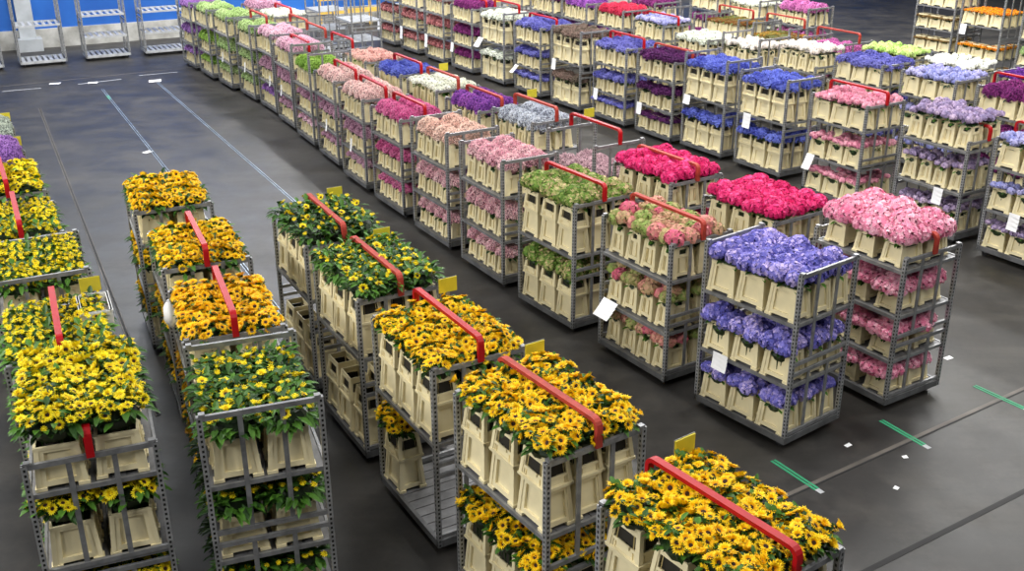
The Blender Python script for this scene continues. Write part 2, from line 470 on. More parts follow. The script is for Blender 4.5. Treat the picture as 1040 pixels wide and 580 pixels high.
def bunch_layout(style):
    """list of (head kind, loc, scale) over a unit footprint of .22 x .165 half sizes, bucket top at z 0"""
    fx, fy = .2, .15; o = []
    if style == 'hyd':
        for (x, y, z) in ((-.5, -.42, .13), (.5, -.45, .12), (-.45, .5, .12), (.52, .45, .14), (0, .05, .19)):
            o.append(('hyd', (x*fx*1.1+rnd(-.02, .02), y*fy*1.1+rnd(-.02, .02), z+rnd(-.02, .02)), rnd(1.0, 1.2)))
    elif style == 'big':
        for (x, y, z) in ((-.5, -.35, .12), (.5, -.4, .12), (-.4, .5, .12), (.45, .5, .12), (0, 0, .2)):
            o.append(('big', (x*fx*1.0+rnd(-.015, .015), y*fy*1.3+rnd(-.015, .015), z+rnd(-.02, .02)), rnd(1.08, 1.22)))
    elif style == 'small':
        for i in range(4):
            for j in range(2):
                o.append(('small', ((i-1.5)*.105+rnd(-.02, .02), (j-.5)*.15+rnd(-.03, .03), .13+rnd(-.05, .04)), rnd(.85, 1.15)))
    elif style == 'puff':
        for i in range(3):
            for j in range(2):
                o.append(('puff', ((i-1)*.135+rnd(-.02, .02)+(j-.5)*.05, (j-.5)*.155+rnd(-.02, .02), .07+rnd(-.03, .04)), rnd(.9, 1.2)))
        o.append(('puff', (rnd(-.05, .05), rnd(-.03, .03), .13), 1))
    elif style == 'mound':
        n = 58; g = math.pi*(3-math.sqrt(5))
        for i in range(n):
            z = 1-1.25*(i+.5)/n; rr = math.sqrt(max(0, 1-z*z))
            o.append(('dot', (rr*math.cos(g*i)*.19+rnd(-.01, .01), rr*math.sin(g*i)*.146+rnd(-.01, .01), .05+z*.16+rnd(-.01, .01)), rnd(.8, 1.2)))
    elif style == 'mini':
        for i in range(5):
            for j in range(4):
                o.append(('mini', ((i-2)*.088+rnd(-.02, .02), (j-1.5)*.085+rnd(-.02, .02), .07+rnd(-.035, .04)), rnd(.8, 1.15)))
    elif style == 'flat':
        for i in range(6):
            for j in range(4):
                o.append(('mini', ((i-2.5)*.074+rnd(-.01, .01), (j-1.5)*.08+rnd(-.01, .01), .02+rnd(-.015, .015)), rnd(.6, .85)))
    return o

SPEC = {}   # species name -> dict(style, mat, words, cat, object name)
def species(key, style, c1, c2, words, name, c3=None, leaf_=LEAF_D, per=.35):
    SPEC[key] = dict(style=style, mat=petal_mat('petals_'+key, c1, c2, .65, per, c3=c3), words=words, name=name, leaf=leaf_, v={})

# ------------------------------------------------------------------ species colours; hot pink, salmon and royal softened to paint in distance haze
H_, C_, S_ = 'hydrangea_bunch', 'cut_flower_bunch', 'flower_bunch'
species('violet', 'hyd', (80, 80, 166), (206, 188, 232), 'violet-blue hydrangea', H_, (126, 120, 202))
species('blush', 'big', (220, 108, 146), (252, 206, 218), 'pale pink hydrangea', H_, (238, 158, 184))
species('crimson', 'hyd', (190, 18, 88), (242, 90, 150), 'crimson pink hydrangea', H_, (218, 34, 110))
species('greenhyd', 'hyd', (78, 114, 40), (204, 176, 136), 'green hydrangea', H_, (118, 148, 62))
species('mixhyd', 'hyd', (140, 162, 84), (212, 96, 128), 'pink-and-green hydrangea', H_, (208, 160, 134), per=.75)
species('mauve', 'small', (140, 128, 166), (214, 192, 214), 'mauve hydrangea', H_, (164, 144, 180), per=.5)
species('lilacblue', 'small', (130, 136, 196), (196, 190, 226), 'lilac-blue hydrangea', H_, per=.5)
species('rose', 'small', (206, 112, 142), (240, 182, 196), 'rose pink hydrangea', H_, per=.4)
species('whitehyd', 'small', (212, 196, 188), (250, 248, 240), 'white hydrangea', H_, per=.4)
species('snow', 'small', (226, 228, 214), (255, 255, 250), 'white hydrangea', H_, per=.3)
species('limehyd', 'small', (150, 196, 84), (222, 240, 160), 'lime green hydrangea', H_, per=.4)
species('palepink', 'mound', (228, 164, 182), (250, 222, 222), 'pale pink flower', C_)
species('peach', 'mound', (230, 186, 172), (250, 228, 214), 'peach-pink flower', C_)
species('hotpink', 'mound', (212, 84, 150), (242, 160, 200), 'hot pink flower', C_)
species('salmon', 'mound', (236, 192, 190), (252, 232, 226), 'salmon pink flower', C_)
species('candy', 'mound', (232, 180, 204), (253, 230, 238), 'soft pink flower', C_)
species('dusk', 'mound', (188, 136, 166), (234, 196, 214), 'dusky mauve flower', C_)
species('rosewood', 'mound', (190, 112, 118), (232, 168, 166), 'rosewood pink flower', 'pink_flower_bunch')
species('grayrose', 'mound', (196, 160, 172), (232, 204, 210), 'greyish pink flower', C_)
species('silver', 'mound', (178, 184, 200), (232, 236, 242), 'silvery blue flower', C_)
species('lime', 'mound', (126, 170, 62), (186, 216, 112), 'lime green flower', C_)
species('limelight', 'mound', (156, 190, 112), (216, 230, 176), 'light green flower', C_)
species('lilac', 'mound', (142, 96, 176), (198, 152, 218), 'lilac flower', S_)
species('purple', 'mound', (118, 60, 158), (196, 116, 212), 'bright purple flower', S_)
species('darkpurple', 'puff', (62, 22, 72), (118, 52, 118), 'dark purple flower', S_)
species('magenta', 'mound', (110, 30, 104), (172, 74, 150), 'magenta flower', S_)
species('royal', 'puff', (62, 72, 172), (128, 142, 222), 'royal blue flower', 'blue_flower_bunch')
species('bluev', 'puff', (84, 84, 168), (142, 142, 210), 'violet-blue flower', 'blue_flower_bunch')
species('plum', 'puff', (90, 82, 68), (152, 128, 118), 'brownish plum flower', S_)
species('pinkstat', 'mound', (196, 96, 170), (232, 158, 208), 'orchid pink flower', S_)
species('cherry', 'mound', (204, 36, 80), (238, 84, 116), 'cherry red flower', S_)
species('violetrich', 'mini', (96, 40, 140), (152, 88, 190), 'rich violet flower', S_)
species('white', 'mini', (226, 228, 208), (255, 255, 248), 'white chrysanthemum', 'chrysanthemum_bunch', leaf_=LEAF)
species('whitepuff', 'puff', (206, 212, 196), (246, 248, 238), 'creamy white chrysanthemum', 'chrysanthemum_bunch')
species('tulip', 'mini', (206, 140, 132), (250, 222, 212), 'small pink flower', 'small_flower_bunch', leaf_=LEAF)
species('autumn', 'flat', (150, 88, 40), (198, 150, 60), 'red and yellow berry', 'berry_bunch', (110, 120, 60), LEAF, .8)
species('orange', 'flat', (226, 126, 12), (250, 176, 34), 'orange flower', 'small_flower_bunch', leaf_=LEAF_D)
species('tan', 'flat', (120, 92, 56), (170, 140, 84), 'brownish small', 'dried_flower_bunch', leaf_=LEAF_D)
species('silverleaf', 'mini', (140, 150, 140), (196, 204, 190), 'silver-grey foliage', 'silver_leaf_bunch', leaf_=LEAF)
for k, st, w in (('sungold', 'gold', 'golden sunflower'), ('sundeep', 'deep', 'orange-gold sunflower'), ('sunlemon', 'lemon', 'lemon yellow sunflower'), ('sunleafy', 'lemon', 'leafy half-open sunflower'), ('sunbud', 'lemon', 'small yellow sunflower'), ('sungreen', 'lemon', 'leafy unopened sunflower')):
    SPEC[k] = dict(style='sun', st=st, words=w, name='sunflower_bunch', v={}, leaf=LEAF)

FX, FY = .225, .168          # half footprint of one bunch
def sun_params(key):         # blooms per bunch, share of open blooms, canopy height, foliage leaves
    return {'sungold': (34, .92, .2, 84), 'sundeep': (36, 1, .2, 26), 'sunlemon': (36, .85, .28, 60), 'sunleafy': (17, .18, .22, 105), 'sunbud': (34, .06, .2, 110), 'sungreen': (7, .2, .24, 130)}[key]

def sun_items(key):
    n, op, top, nl = sun_params(key); out = []
    for p, r in sun_layout(FX*1.02, FY*1.02, n, top, 1):
        big = random.random() < op
        out.append((('b', random.randrange(4)) if big else ('s', random.randrange(2)), p, r, rnd(.88, 1.12) if big else rnd(.8, 1.15)))
    return out
def foliage_me(key, var):
    def mk():
        mb = MB(); n, op, top, nl = sun_params(key); foliage(mb, FX, FY, top, nl, edge=.25 if key in ('sungold', 'sundeep') else .42, ln=.1 if key in ('sungold', 'sundeep') else .13, wd=.045 if key in ('sungold', 'sundeep') else .058); return mb.mesh('foliage', [LEAF, LEAF_D])
    return cached(('fol', key, var), mk)
def sun_far_me(key, var):
    def mk():
        mb = MB(); n, op, top, nl = sun_params(key); foliage(mb, FX, FY, top, nl//2+10)
        for (k, i), p, r, s in sun_items(key):
            M = Matrix.Translation(p) @ r.to_matrix().to_4x4() @ Matrix.Scale(s, 4)
            src = (SUNS if k == 'b' else SMALL)[i]
            t = MB(); t.merge(src, Matrix.Identity(4)); t.m = [2 if q == 0 else 0 for q in t.m]; mb.merge(t, M)
            if k == 'b':
                d = MB(); d.merge(DISCMB, Matrix.Identity(4)); d.m = [3]*len(d.m); mb.merge(d, M)
        return mb.mesh('sunflower_bunch', [LEAF, LEAF_D, SUNMAT[SPEC[key]['st']], DISC])
    return cached(('sunfar', key, var), mk)

def skirt_me(key):
    def mk():
        mb = MB()
        for i in range(14):
            x, y = rnd(-.6, .6)*.19, rnd(-.6, .6)*.14
            mb.cyl((x*.8, y*.8, -.28), (x, y, .1), .007, 4, 1)
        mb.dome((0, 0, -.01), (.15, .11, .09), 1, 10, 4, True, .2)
        for i in range(20):
            a = rnd(0, 6.28); leaf(mb, (math.cos(a)*.14, math.sin(a)*.1, rnd(.0, .1)), a+rnd(-.5, .5), rnd(-.3, .6), rnd(.07, .11), rnd(.05, .07), random.choice((0, 1)), .4)
        return mb.mesh('foliage', [LEAF, LEAF_D])
    return cached(('skirt',), mk)
def head_me(key, kind):
    return cached(('head', key, kind), lambda: head_mb(kind).mesh('flower_head', [SPEC[key]['mat']]))
def far_me(key, var, flat):
    def mk():
        mb = MB(); sp = SPEC[key]
        g = MB()
        for i in range(14):
            a = rnd(0, 6.28); leaf(g, (math.cos(a)*.15, math.sin(a)*.11, rnd(-.03, .05)), a+rnd(-.5, .5), rnd(-.5, .4), rnd(.07, .11), rnd(.05, .07), 1, .5)
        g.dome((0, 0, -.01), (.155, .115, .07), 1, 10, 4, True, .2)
        mb.merge(g, Matrix.Identity(4))
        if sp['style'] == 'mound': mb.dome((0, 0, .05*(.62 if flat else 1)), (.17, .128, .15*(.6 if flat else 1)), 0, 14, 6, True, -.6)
        for kind, p, s in bunch_layout(sp['style']):
            z = p[2]*(.62 if flat else 1)
            sv = rnd(-.35, .35); hm = MB(); hm.merge(head_mb(kind), Matrix.Identity(4)); hm.sh = [q if q < -.1 else min(1, max(0, q*.6+.2+sv)) for q in hm.sh]
            mb.merge(hm, Matrix.Translation((p[0]*.94, p[1]*.94, z)) @ Matrix.Rotation(rnd(0, 6), 4, 'Z') @ Matrix.Diagonal((s, s, s*(.8 if flat else 1), 1)))
        return mb.mesh(sp['name'], [sp['mat'], sp['leaf']])
    return cached(('far', key, var, flat), mk)

# ------------------------------------------------------------------ trolley assembly
ALONG = {3: ('far end', 'second along', 'near end'), 4: ('far end', 'third along', 'second along', 'near end'), 2: ('far end', 'near end')}
BUCKETS = []       # every bucket: (distance, matrix parts, kind, label)
CAMP = Vector((0, 0, 6.208))
def grid(cfg):
    if cfg == 'a': return 3, 3, .426, .316, 0
    if cfg == 'c': return 3, 2, .42, .44, math.pi/2
    return 4, 2, .318, .43, math.pi/2

def trolley(phrase, x, y, yaw, H, tiers, bar=None, card=False, near=0, label=None, shelves=None, empty=False, cats='flower trolley', skip=()):
    """tiers: list of (z, cfg, bucket kind, species or None)  near: 2 = blooms as parts with discs, 1 = heads/blooms as parts, 0 = one mesh per bunch"""
    root = bpy.data.objects.new('flower_trolley', None); COL.objects.link(root)
    root.location = (x, y, 0); root.rotation_euler = (0, 0, R(yaw)); root.empty_display_size = .2
    tag(root, label or 'grey steel '+phrase, 'trolley', 'steel trolleys standing in coupled rows')
    link('deck', cached('deck_e' if empty else 'deck', empty_deck_mesh if empty else deck_mesh), root)
    for sx in (-1, 1):
        for sy in (-1, 1): link('caster', cached('caster', caster_mesh), root, (sx*(L/2-.12), sy*(W/2-.1), 0))
    for sx in (-1, 1):
        f = link('end_frame', cached(('frame', H), lambda: frame_mesh(H)), root, (sx*(L/2-.0225), 0, 0))
        for sy in (-1, 1): link('corner_post', cached(('post', H), lambda: post_mesh(H)), f, (0, sy*(W/2-.0225), 0))
    zs = [t[0] for t in tiers if t[0] > .3] if shelves is None else shelves
    for z in zs: link('shelf', cached('slats' if empty else 'shelf', slat_shelf_mesh if empty else shelf_mesh), root, (0, 0, z))
    if bar: link('tow_bar', cached(('bar', bar), lambda: bar_mesh({'r': RED, 'o': ORANGE}[bar])), root, (0, 0, H+.01), )['label'] = {'r': 'red towing bar', 'o': 'worn orange-red towing bar'}[bar]
    if card: link('card_plate', cached('card', card_mesh), root, (-L/2-.01, W/2-.13, H+.07))['label'] = 'yellow card holder'
    M0 = Matrix.Translation((x, y, 0)) @ Matrix.Rotation(R(yaw), 4, 'Z')
    tz = max([t[0] for t in tiers], default=0)
    order = sorted(t[0] for t in tiers)
    for z, cfg, kind, sp in tiers:
        nx, ny, px, py, rz = grid(cfg)
        zb = z+.003 if z > .3 else .158
        k = order.index(z); tn = 'top shelf' if z == tz else ('bottom deck' if k == 0 else ('middle shelf' if len(order) == 3 else ('lower shelf' if k == 1 else 'upper shelf')))
        room = (order[k+1]-zb-BH[kind]-.05) if z != tz else 1
        for i in range(nx):
            for j in range(ny):
                if z != tz and not (j == 0 or i == nx-1 or (near and j == 1 and i == nx-2)): continue
                if (k, i, j) in skip: continue
                lx = (i-(nx-1)/2)*px+rnd(-.008, .008); ly = (j-(ny-1)/2)*py+rnd(-.008, .008)-(.0 if ny == 3 else .01)
                sidew = ('front side', 'middle row', 'back side')[j] if ny == 3 else ('front side', 'back side')[j]
                pos = '%s, %s, %s' % (ALONG[nx][i], sidew, tn)
                M = M0 @ Matrix.Translation((lx, ly, zb)) @ Matrix.Rotation(rz+rnd(-.04, .04), 4, 'Z')
                BUCKETS.append(((M.translation-CAMP).length*(1 if z == tz else 1.05)*(1.0 if j == 0 or i == nx-1 else 1.6), M, kind, 'cream bucket, %s, %s' % (pos, phrase)))
                if sp: bunch(sp, Matrix.Translation(M0.to_3x3() @ Vector((0, -.035 if z != tz and j == 0 else 0, 0))) @ M @ Matrix.Translation((0, 0, BH[kind])) @ Matrix.Rotation(random.choice((0, math.pi)), 4, 'Z'), near, short('%s bunch, %s, %s' % (SPEC[sp]['words'], pos, phrase), 'flower bunch, %s, %s' % (pos, phrase)), room)
    return root

import re
def short(a, b):
    return a if len(re.findall(r"[A-Za-z0-9']+", a)) <= 16 else b
def bunch(sp, M, near, label, room):
    s = SPEC[sp]; loc = M.translation.copy(); loc.z += (-.03 if room > .9 else -.075) if s['style'] != 'sun' else (-.025 if room > .9 else -.02); rot = M.to_euler(); var = random.randrange(3)
    sc = 1.0 if room > .34 else max(.78, room/.32)
    grp = s['words']+' bunches in cream buckets'
    if s['style'] == 'sun':
        if not near or room < .2:
            o = link('sunflower_bunch', sun_far_me(sp, var), None, loc, rot, (1, 1, sc))
        else:
            o = bpy.data.objects.new('sunflower_bunch', None); COL.objects.link(o); o.location = loc; o.rotation_euler = rot
            o.scale = (1, 1, sc); o.empty_display_size = .1
            link('foliage', foliage_me(sp, var), o)
            for (k, i), p, r, q in sun_items(sp):
                b = link('bloom', BLOOM_ME[s['st']+('' if k == 'b' else '_s')][i], o, p, r, q)
                if k == 'b': link('seed_disc', DISC_ME, b)
    elif near and s['style'] in ('hyd', 'big', 'small'):
        o = bpy.data.objects.new(s['name'], None); COL.objects.link(o); o.location = loc; o.rotation_euler = rot
        o.scale = (1 if sc > .9 else .9,)*2+(sc,); o.empty_display_size = .1
        link('foliage', skirt_me(sp), o)
        for kind, p, q in bunch_layout(s['style']):
            link('flower_head', head_me(sp, kind), o, p, (rnd(-.2, .2), rnd(-.2, .2), rnd(0, 6)), q)
    else:
        o = link(s['name'], far_me(sp, var, room < .14), None, loc, rot, (1, 1, 1 if room > .25 else max(.7, room/.25)))
    tag(o, label, 'flowers', grp)
    return o

def paper(x, y, z, yaw, tilt, label, w=.21, h=.3, hang=True):
    mb = MB(); n = 4
    for i in range(n):
        z0, z1 = -h*i/n, -h*(i+1)/n
        b = lambda zz: .03*(zz/h)**2
        mb.quad([(-w/2, -b(z0), z0), (-w/2, -b(z1), z1), (w/2, -b(z1)-.01, z1), (w/2, -b(z0), z0)])
    o = link('paper_sheet', mb.mesh('paper_sheet', [PAPER]), None, (x, y, z), (R(-tilt), 0, R(yaw)))
    tag(o, label, 'paper', 'delivery papers clipped to trolleys'); return o

def local(x, y, yaw, u, v): a = R(yaw); return x+u*math.cos(a)-v*math.sin(a), y+u*math.sin(a)+v*math.cos(a)
def paper_on(x, y, yaw, u, z, label, tilt=0, w=.2, h=.27):
    p = local(x, y, yaw, u, -W/2-.02); return paper(p[0], p[1], z, yaw, tilt, label, w, h)

# ================================================================== THE PLACE
def t(sp, zs, cfg='a', kind='plain'): return [(z, cfg, kind, sp) for z in zs]
S3 = (.157, .76, 1.45)
S2 = (.157, 1.2)

# ---- leftmost row (sunflowers and small yellow flowers)
trolley('front sunflower trolley, leftmost row', -3.47, 7.52, -68, 1.95, t('sunlemon', (.157, .96, 1.68), 'b'), 'r', near=1)
trolley('yellow flower trolley with white tray', -4.34, 9.12, -65, 1.95, t('sunbud', (.157, .8, 1.5), 'b'), 'r', True)
trolley('yellow flower trolley behind the white tray', -5.2, 10.75, -64, 2.1, t('sunbud', (.157, .8, 1.55), 'b'), None, False)
trolley('small yellow daisy trolley, leftmost row', -6.1, 12.3, -63, 1.95, t('sunbud', (.157, .8, 1.5), 'b'), 'r')
trolley('farthest yellow flower trolley, leftmost row', -7.0, 13.95, -62, 1.95, t('sunlemon', (.157, .8, 1.45), 'b'), 'r')
trolley('purple flower trolley, leftmost row', -8.0, 15.75, -62, 1.7, t('lilac', (.157, .8, 1.45), 'b'), None, True)
trolley('silver-leaf trolley, leftmost row', -8.9, 17.4, -62, 1.7, t('silverleaf', (.157, .8, 1.45), 'b'), None, True)
# ---- second row
trolley('leafy sunflower trolley, second row', -2.2, 7.85, -70, 2.17, t('sunleafy', (.157, .8, 1.52), 'b'), None, near=1)
trolley('orange-gold sunflower trolley, second row', -2.86, 9.6, -68, 1.97, t('sundeep', (.157, .8, 1.5), 'b'), 'r', near=1)
trolley('sunflower trolley behind the orange-gold one', -3.63, 11.4, -66, 1.97, t('sungold', (.157, .8, 1.5), 'b'), 'r')
trolley('farthest sunflower trolley, second row', -4.56, 13.3, -66, 2.0, t('sungold', (.157, .8, 1.55), 'b'), None)
# ---- third row
trolley('farthest leafy sunflower trolley, third row', -2.28, 12.2, -62, 1.93, t('sungreen', (1.25,), 'a', 'collar') + t(None, (.157,), 'a', 'collar'), 'o', True)
trolley('budding sunflower trolley, third row', -1.48, 10.62, -61, 1.93, t('sunleafy', (1.27,), 'a', 'collar') + t(None, (.157,), 'a', 'collar'), 'o', True, near=1)
trolley('bright red-barred golden sunflower trolley', -.62, 9.03, -60, 1.96, t('sungold', (1.2,), 'a', 'collar') + t('sungold', (.157,), 'a', 'collar'), 'r', True, near=1, skip=[(0, 2, 0), (0, 2, 1), (0, 2, 2), (0, 1, 1), (0, 1, 0)])
trolley('golden sunflower trolley with faded bar', .28, 7.55, -56, 1.95, t('sungold', (1.27,), 'a', 'collar') + t('sungold', (.157,), 'a', 'collar'), 'o', True, near=1)
trolley('nearest golden sunflower trolley, third row', 1.38, 5.94, -54, 1.95, t('sungold', (1.27,), 'a', 'collar') + t('sungold', (.157,), 'a', 'collar'), 'r', True, near=1)

# ---- long row beside the open floor, near to far
D = [
 ('violet-blue hydrangea trolley', 2.97, 10.85, -52.6, 2.1, t('violet', (.157, .8, 1.53)), None, 2),
 ('pink-and-green hydrangea trolley', 1.92, 12.35, -57.5, 1.88, t('mixhyd', (.157, .73, 1.4), 'b', 'tall'), 'o', 1),
 ('green hydrangea trolley', .87, 13.9, -57, 1.86, t('greenhyd', (.157, 1.13), 'a', 'collar'), 'r', 1),
 ('pale pink flower trolley', -.05, 15.5, -59.9, 2.0, t('palepink', (.157, .76, 1.45), 'b', 'tall'), None, 0),
 ('peach flower trolley', -.95, 17.1, -59.8, 2.0, [(.157, 'b', 'tall', 'palepink'), (.76, 'b', 'tall', 'palepink'), (1.42, 'b', 'tall', 'peach')], None, 0),
 ('hot pink flower trolley', -1.84, 18.75, -60.5, 1.82, t('hotpink', (.157, .72, 1.36), 'b', 'tall'), 'r', 0),
 ('salmon trolley behind the hot pink one', -2.68, 20.33, -62, 1.82, [(.157, 'b', 'tall', 'dusk'), (.72, 'b', 'tall', 'dusk'), (1.38, 'b', 'tall', 'salmon')], 'r', 0),
 ('second salmon flower trolley', -3.46, 22.0, -63, 1.82, [(.157, 'b', 'tall', 'dusk'), (.72, 'b', 'tall', 'dusk'), (1.38, 'b', 'tall', 'salmon')], 'r', 0),
 ('lime green flower trolley', -4.24, 23.6, -63, 2.1, [(.157, 'b', 'tall', 'candy'), (.72, 'b', 'tall', 'dusk'), (1.3, 'b', 'tall', 'lime')], None, 0),
 ('soft pink trolley with red bar', -4.98, 25.15, -62, 1.85, [(.157, 'b', 'tall', 'dusk'), (.76, 'b', 'tall', 'dusk'), (1.45, 'b', 'tall', 'candy')], 'r', 0),
 ('soft pink trolley beside the light greens', -5.75, 26.72, -61, 2.0, [(.157, 'b', 'tall', 'lilac'), (.76, 'b', 'tall', 'dusk'), (1.5, 'b', 'tall', 'candy')], None, 0),
 ('light green flower trolley', -6.62, 28.2, -60, 2.0, t('limelight', (.157, .76, 1.4), 'b', 'tall'), 'o', 0),
 ('light green trolley behind another', -7.56, 29.6, -60, 2.0, t('limelight', (.157, .76, 1.5), 'b', 'tall'), None, 0),
 ('pale green trolley next to lilac', -8.48, 31.05, -60, 2.0, [(.157, 'b', 'tall', 'lime'), (.76, 'b', 'tall', 'lime'), (1.5, 'b', 'tall', 'limelight')], None, 0),
 ('lilac flower trolley, farthest of its row', -9.4, 32.55, -59, 2.0, t('lilac', (.157, .76, 1.45), 'b', 'tall'), None, 0)]
for ph, x, y, a, H, ti, bar, near in D: trolley(ph, x, y, a, H, ti, bar, False, near)

# ---- row directly behind it
Erow = [
 ('big pale pink hydrangea trolley', 4.45, 11.72, -58, 1.93, t('blush', (.157, .66, 1.22, 1.78), 'c', 'low'), 'o', 2, False),
 ('larger crimson hydrangea trolley', 3.38, 13.4, -57, 1.78, t('crimson', (.157, .73, 1.38), 'a', 'tall'), None, 1, False),
 ('crimson hydrangea trolley with red bar', 2.3, 15.0, -58, 1.8, t('crimson', (.157, .73, 1.38), 'a', 'tall'), 'o', 1, False),
 ('half-empty greyish pink trolley', 1.34, 16.45, -59, 1.95, t('grayrose', (.157, .95), 'b', 'tall'), 'r', 0, True),
 ('silvery blue flower trolley', .42, 17.96, -59, 1.95, t('silver', (.157, .76, 1.42), 'b', 'tall'), 'o', 0, True),
 ('bright purple flower trolley', -.5, 19.45, -60, 1.8, t('purple', (.157, .7, 1.36), 'b', 'tall'), 'o', 0, False),
 ('white chrysanthemum trolley', -1.36, 20.98, -60, 1.85, t('white', (.157, .74, 1.42), 'b', 'tall'), 'o', 0, True),
 ('royal blue flower trolley', -2.2, 22.5, -60, 1.85, t('royal', (.157, .76, 1.42), 'b', 'plain'), 'r', 0, False),
 ('small pink flower trolley', -3.15, 24.2, -60, 1.8, t('tulip', (.157, .76, 1.4), 'b', 'plain'), None, 0, False),
 ('white flower trolley far behind the pinks', -6.4, 30.3, -60, 1.9, t('white', (.157, .76, 1.5), 'b', 'plain'), 'r', 0, False),
 ('dusky pink trolley, far end behind greens', -7.3, 31.9, -60, 1.9, t('dusk', (.157, .76, 1.5), 'b', 'plain'), None, 0, False)]
for ph, x, y, a, H, ti, bar, near, card in Erow: trolley(ph, x, y, a, H, ti, bar, card, near)
for ph, x, y, a, bar in (('empty steel trolley behind the small pink flowers', -4.08, 25.75, -60, 'r'), ('second empty steel trolley, behind the first', -4.98, 27.35, -60, 'o'),
                    ('third empty steel trolley, next to white flowers', -5.7, 28.8, -60, 'o'), ):
    trolley(ph, x, y, a, 1.8, [], bar, False, 0, label=ph+', with an orange-red bar', shelves=[.75, 1.35], empty=True)
for ph, x, y, a in (('empty slatted trolley standing left of the rosewood pink trolleys', -4.75, 33.4, -60), ('empty slatted trolley near the far wall, past the small pink flowers', -6.1, 35.6, -60)):
    trolley(ph, x, y, a, 2.2, [], None, False, 0, label=ph, shelves=[.7, 1.3], empty=True)

# ---- row across the aisle
F3 = (.157, .76, 1.44)
Frow = [
 ('mauve hydrangea trolley, right edge', 8.36, 15.75, -59, 1.95, [(.157, 'a', 'plain', 'mauve'), (.8, 'a', 'plain', 'lilacblue'), (1.5, 'a', 'plain', 'lilacblue')], 'r', 1),
 ('large mauve hydrangea trolley', 7.45, 17.3, -59, 1.75, t('mauve', (.157, .88, 1.6), 'b', 'tall'), 'r', 1),
 ('rose pink hydrangea trolley', 6.33, 19.0, -60, 1.95, t('rose', (.157, .8, 1.5), 'a'), 'r', 1),
 ('deep blue trolley with tall collars', 5.42, 21.0, -59, 2.0, t('royal', (.157, 1.15), 'a', 'collar'), None, 0),
 ('deep blue trolley beside dark purple', 4.52, 22.45, -59, 2.1, t('royal', (.157, 1.2), 'a', 'collar'), None, 0),
 ('dark purple flower trolley', 3.65, 23.75, -60, 1.83, t('darkpurple', (.157, .73, 1.4), 'a', 'tall'), 'o', 0),
 ('violet-blue flower trolley', 2.76, 25.25, -60, 1.87, t('bluev', (.157, .73, 1.4), 'a', 'tall'), 'r', 0),
 ('brownish plum trolley', 1.8, 26.82, -60, 2.0, t('plum', (.157, 1.19), 'a', 'collar'), None, 0),
 ('violet-blue trolley behind the plum one', .86, 28.4, -60, 1.85, t('bluev', (.157, .76, 1.42), 'a', 'tall'), 'r', 0),
 ('creamy white chrysanthemum trolley', -.1, 30.0, -60, 2.0, t('whitepuff', (.157, 1.15), 'a', 'collar'), 'r', 0),
 ('magenta flower trolley', -1.03, 31.6, -60, 1.9, t('magenta', (.157, .8, 1.5), 'b', 'tall'), 'r', 0),
 ('nearest rosewood pink trolley', -1.95, 33.2, -60, 1.95, t('rosewood', (.157, .8, 1.5), 'b', 'tall'), None, 0),
 ('middle rosewood pink trolley', -2.88, 34.8, -60, 1.95, t('rosewood', (.157, .8, 1.5), 'b', 'tall'), None, 0),
 ('farthest rosewood pink trolley', -3.8, 36.4, -60, 1.95, t('rosewood', (.157, .8, 1.5), 'b', 'tall'), None, 0)]
for ph, x, y, a, H, ti, bar, near in Frow: trolley(ph, x, y, a, H, ti, bar, False, near)

Grow = [
 ('dark purple trolley, right edge', 9.65, 19.6, -60, 1.95, t('magenta', (.157, .8, 1.45), 'a'), 'r'),
 ('lilac-blue hydrangea trolley', 8.72, 21.1, -60, 1.95, t('lilacblue', (.157, .8, 1.5), 'a'), None),
 ('violet flower trolley in buckets', 7.82, 22.7, -60, 1.95, t('bluev', (.157, .8, 1.5), 'a'), None),
 ('white hydrangea trolley, tall stems', 6.9, 24.35, -60, 1.6, t('whitehyd', (.157, .8, 1.45), 'b', 'tall'), None),
 ('white and blush hydrangea trolley', 5.98, 25.95, -60, 1.95, t('whitehyd', (.157, .6, 1.25), 'a', 'tall'), None),
 ('greenish white chrysanthemum trolley', 5.03, 27.4, -60, 1.7, t('whitepuff', (.157, .7, 1.2), 'a', 'tall'), None),
 ('lilac-blue and pink trolley', 4.12, 29.0, -60, 1.8, t('lilacblue', (.157, .75, 1.4), 'a', 'tall'), 'r'),
 ('cherry red flower trolley', 3.22, 30.7, -60, 1.95, t('cherry', (.157, .8, 1.45), 'a', 'tall'), None),
 ('purple flower trolley behind cherry red', 2.3, 32.2, -60, 1.95, t('purple', (.157, .8, 1.45), 'b', 'tall'), None),
 ('dark purple trolley, far background', 1.38, 33.8, -60, 1.95, t('magenta', (.157, .8, 1.45), 'b', 'tall'), None),
 ('pale pink trolley, far background', .45, 35.4, -60, 1.95, t('palepink', (.157, .8, 1.45), 'b', 'tall'), None)]
for k, (ph, x, y, a, H, ti, bar) in enumerate(Grow): trolley(ph, x, y, a, H, ti if k < 4 else [(z, c, q, s if z > .3 else None) for z, c, q, s in ti], bar)
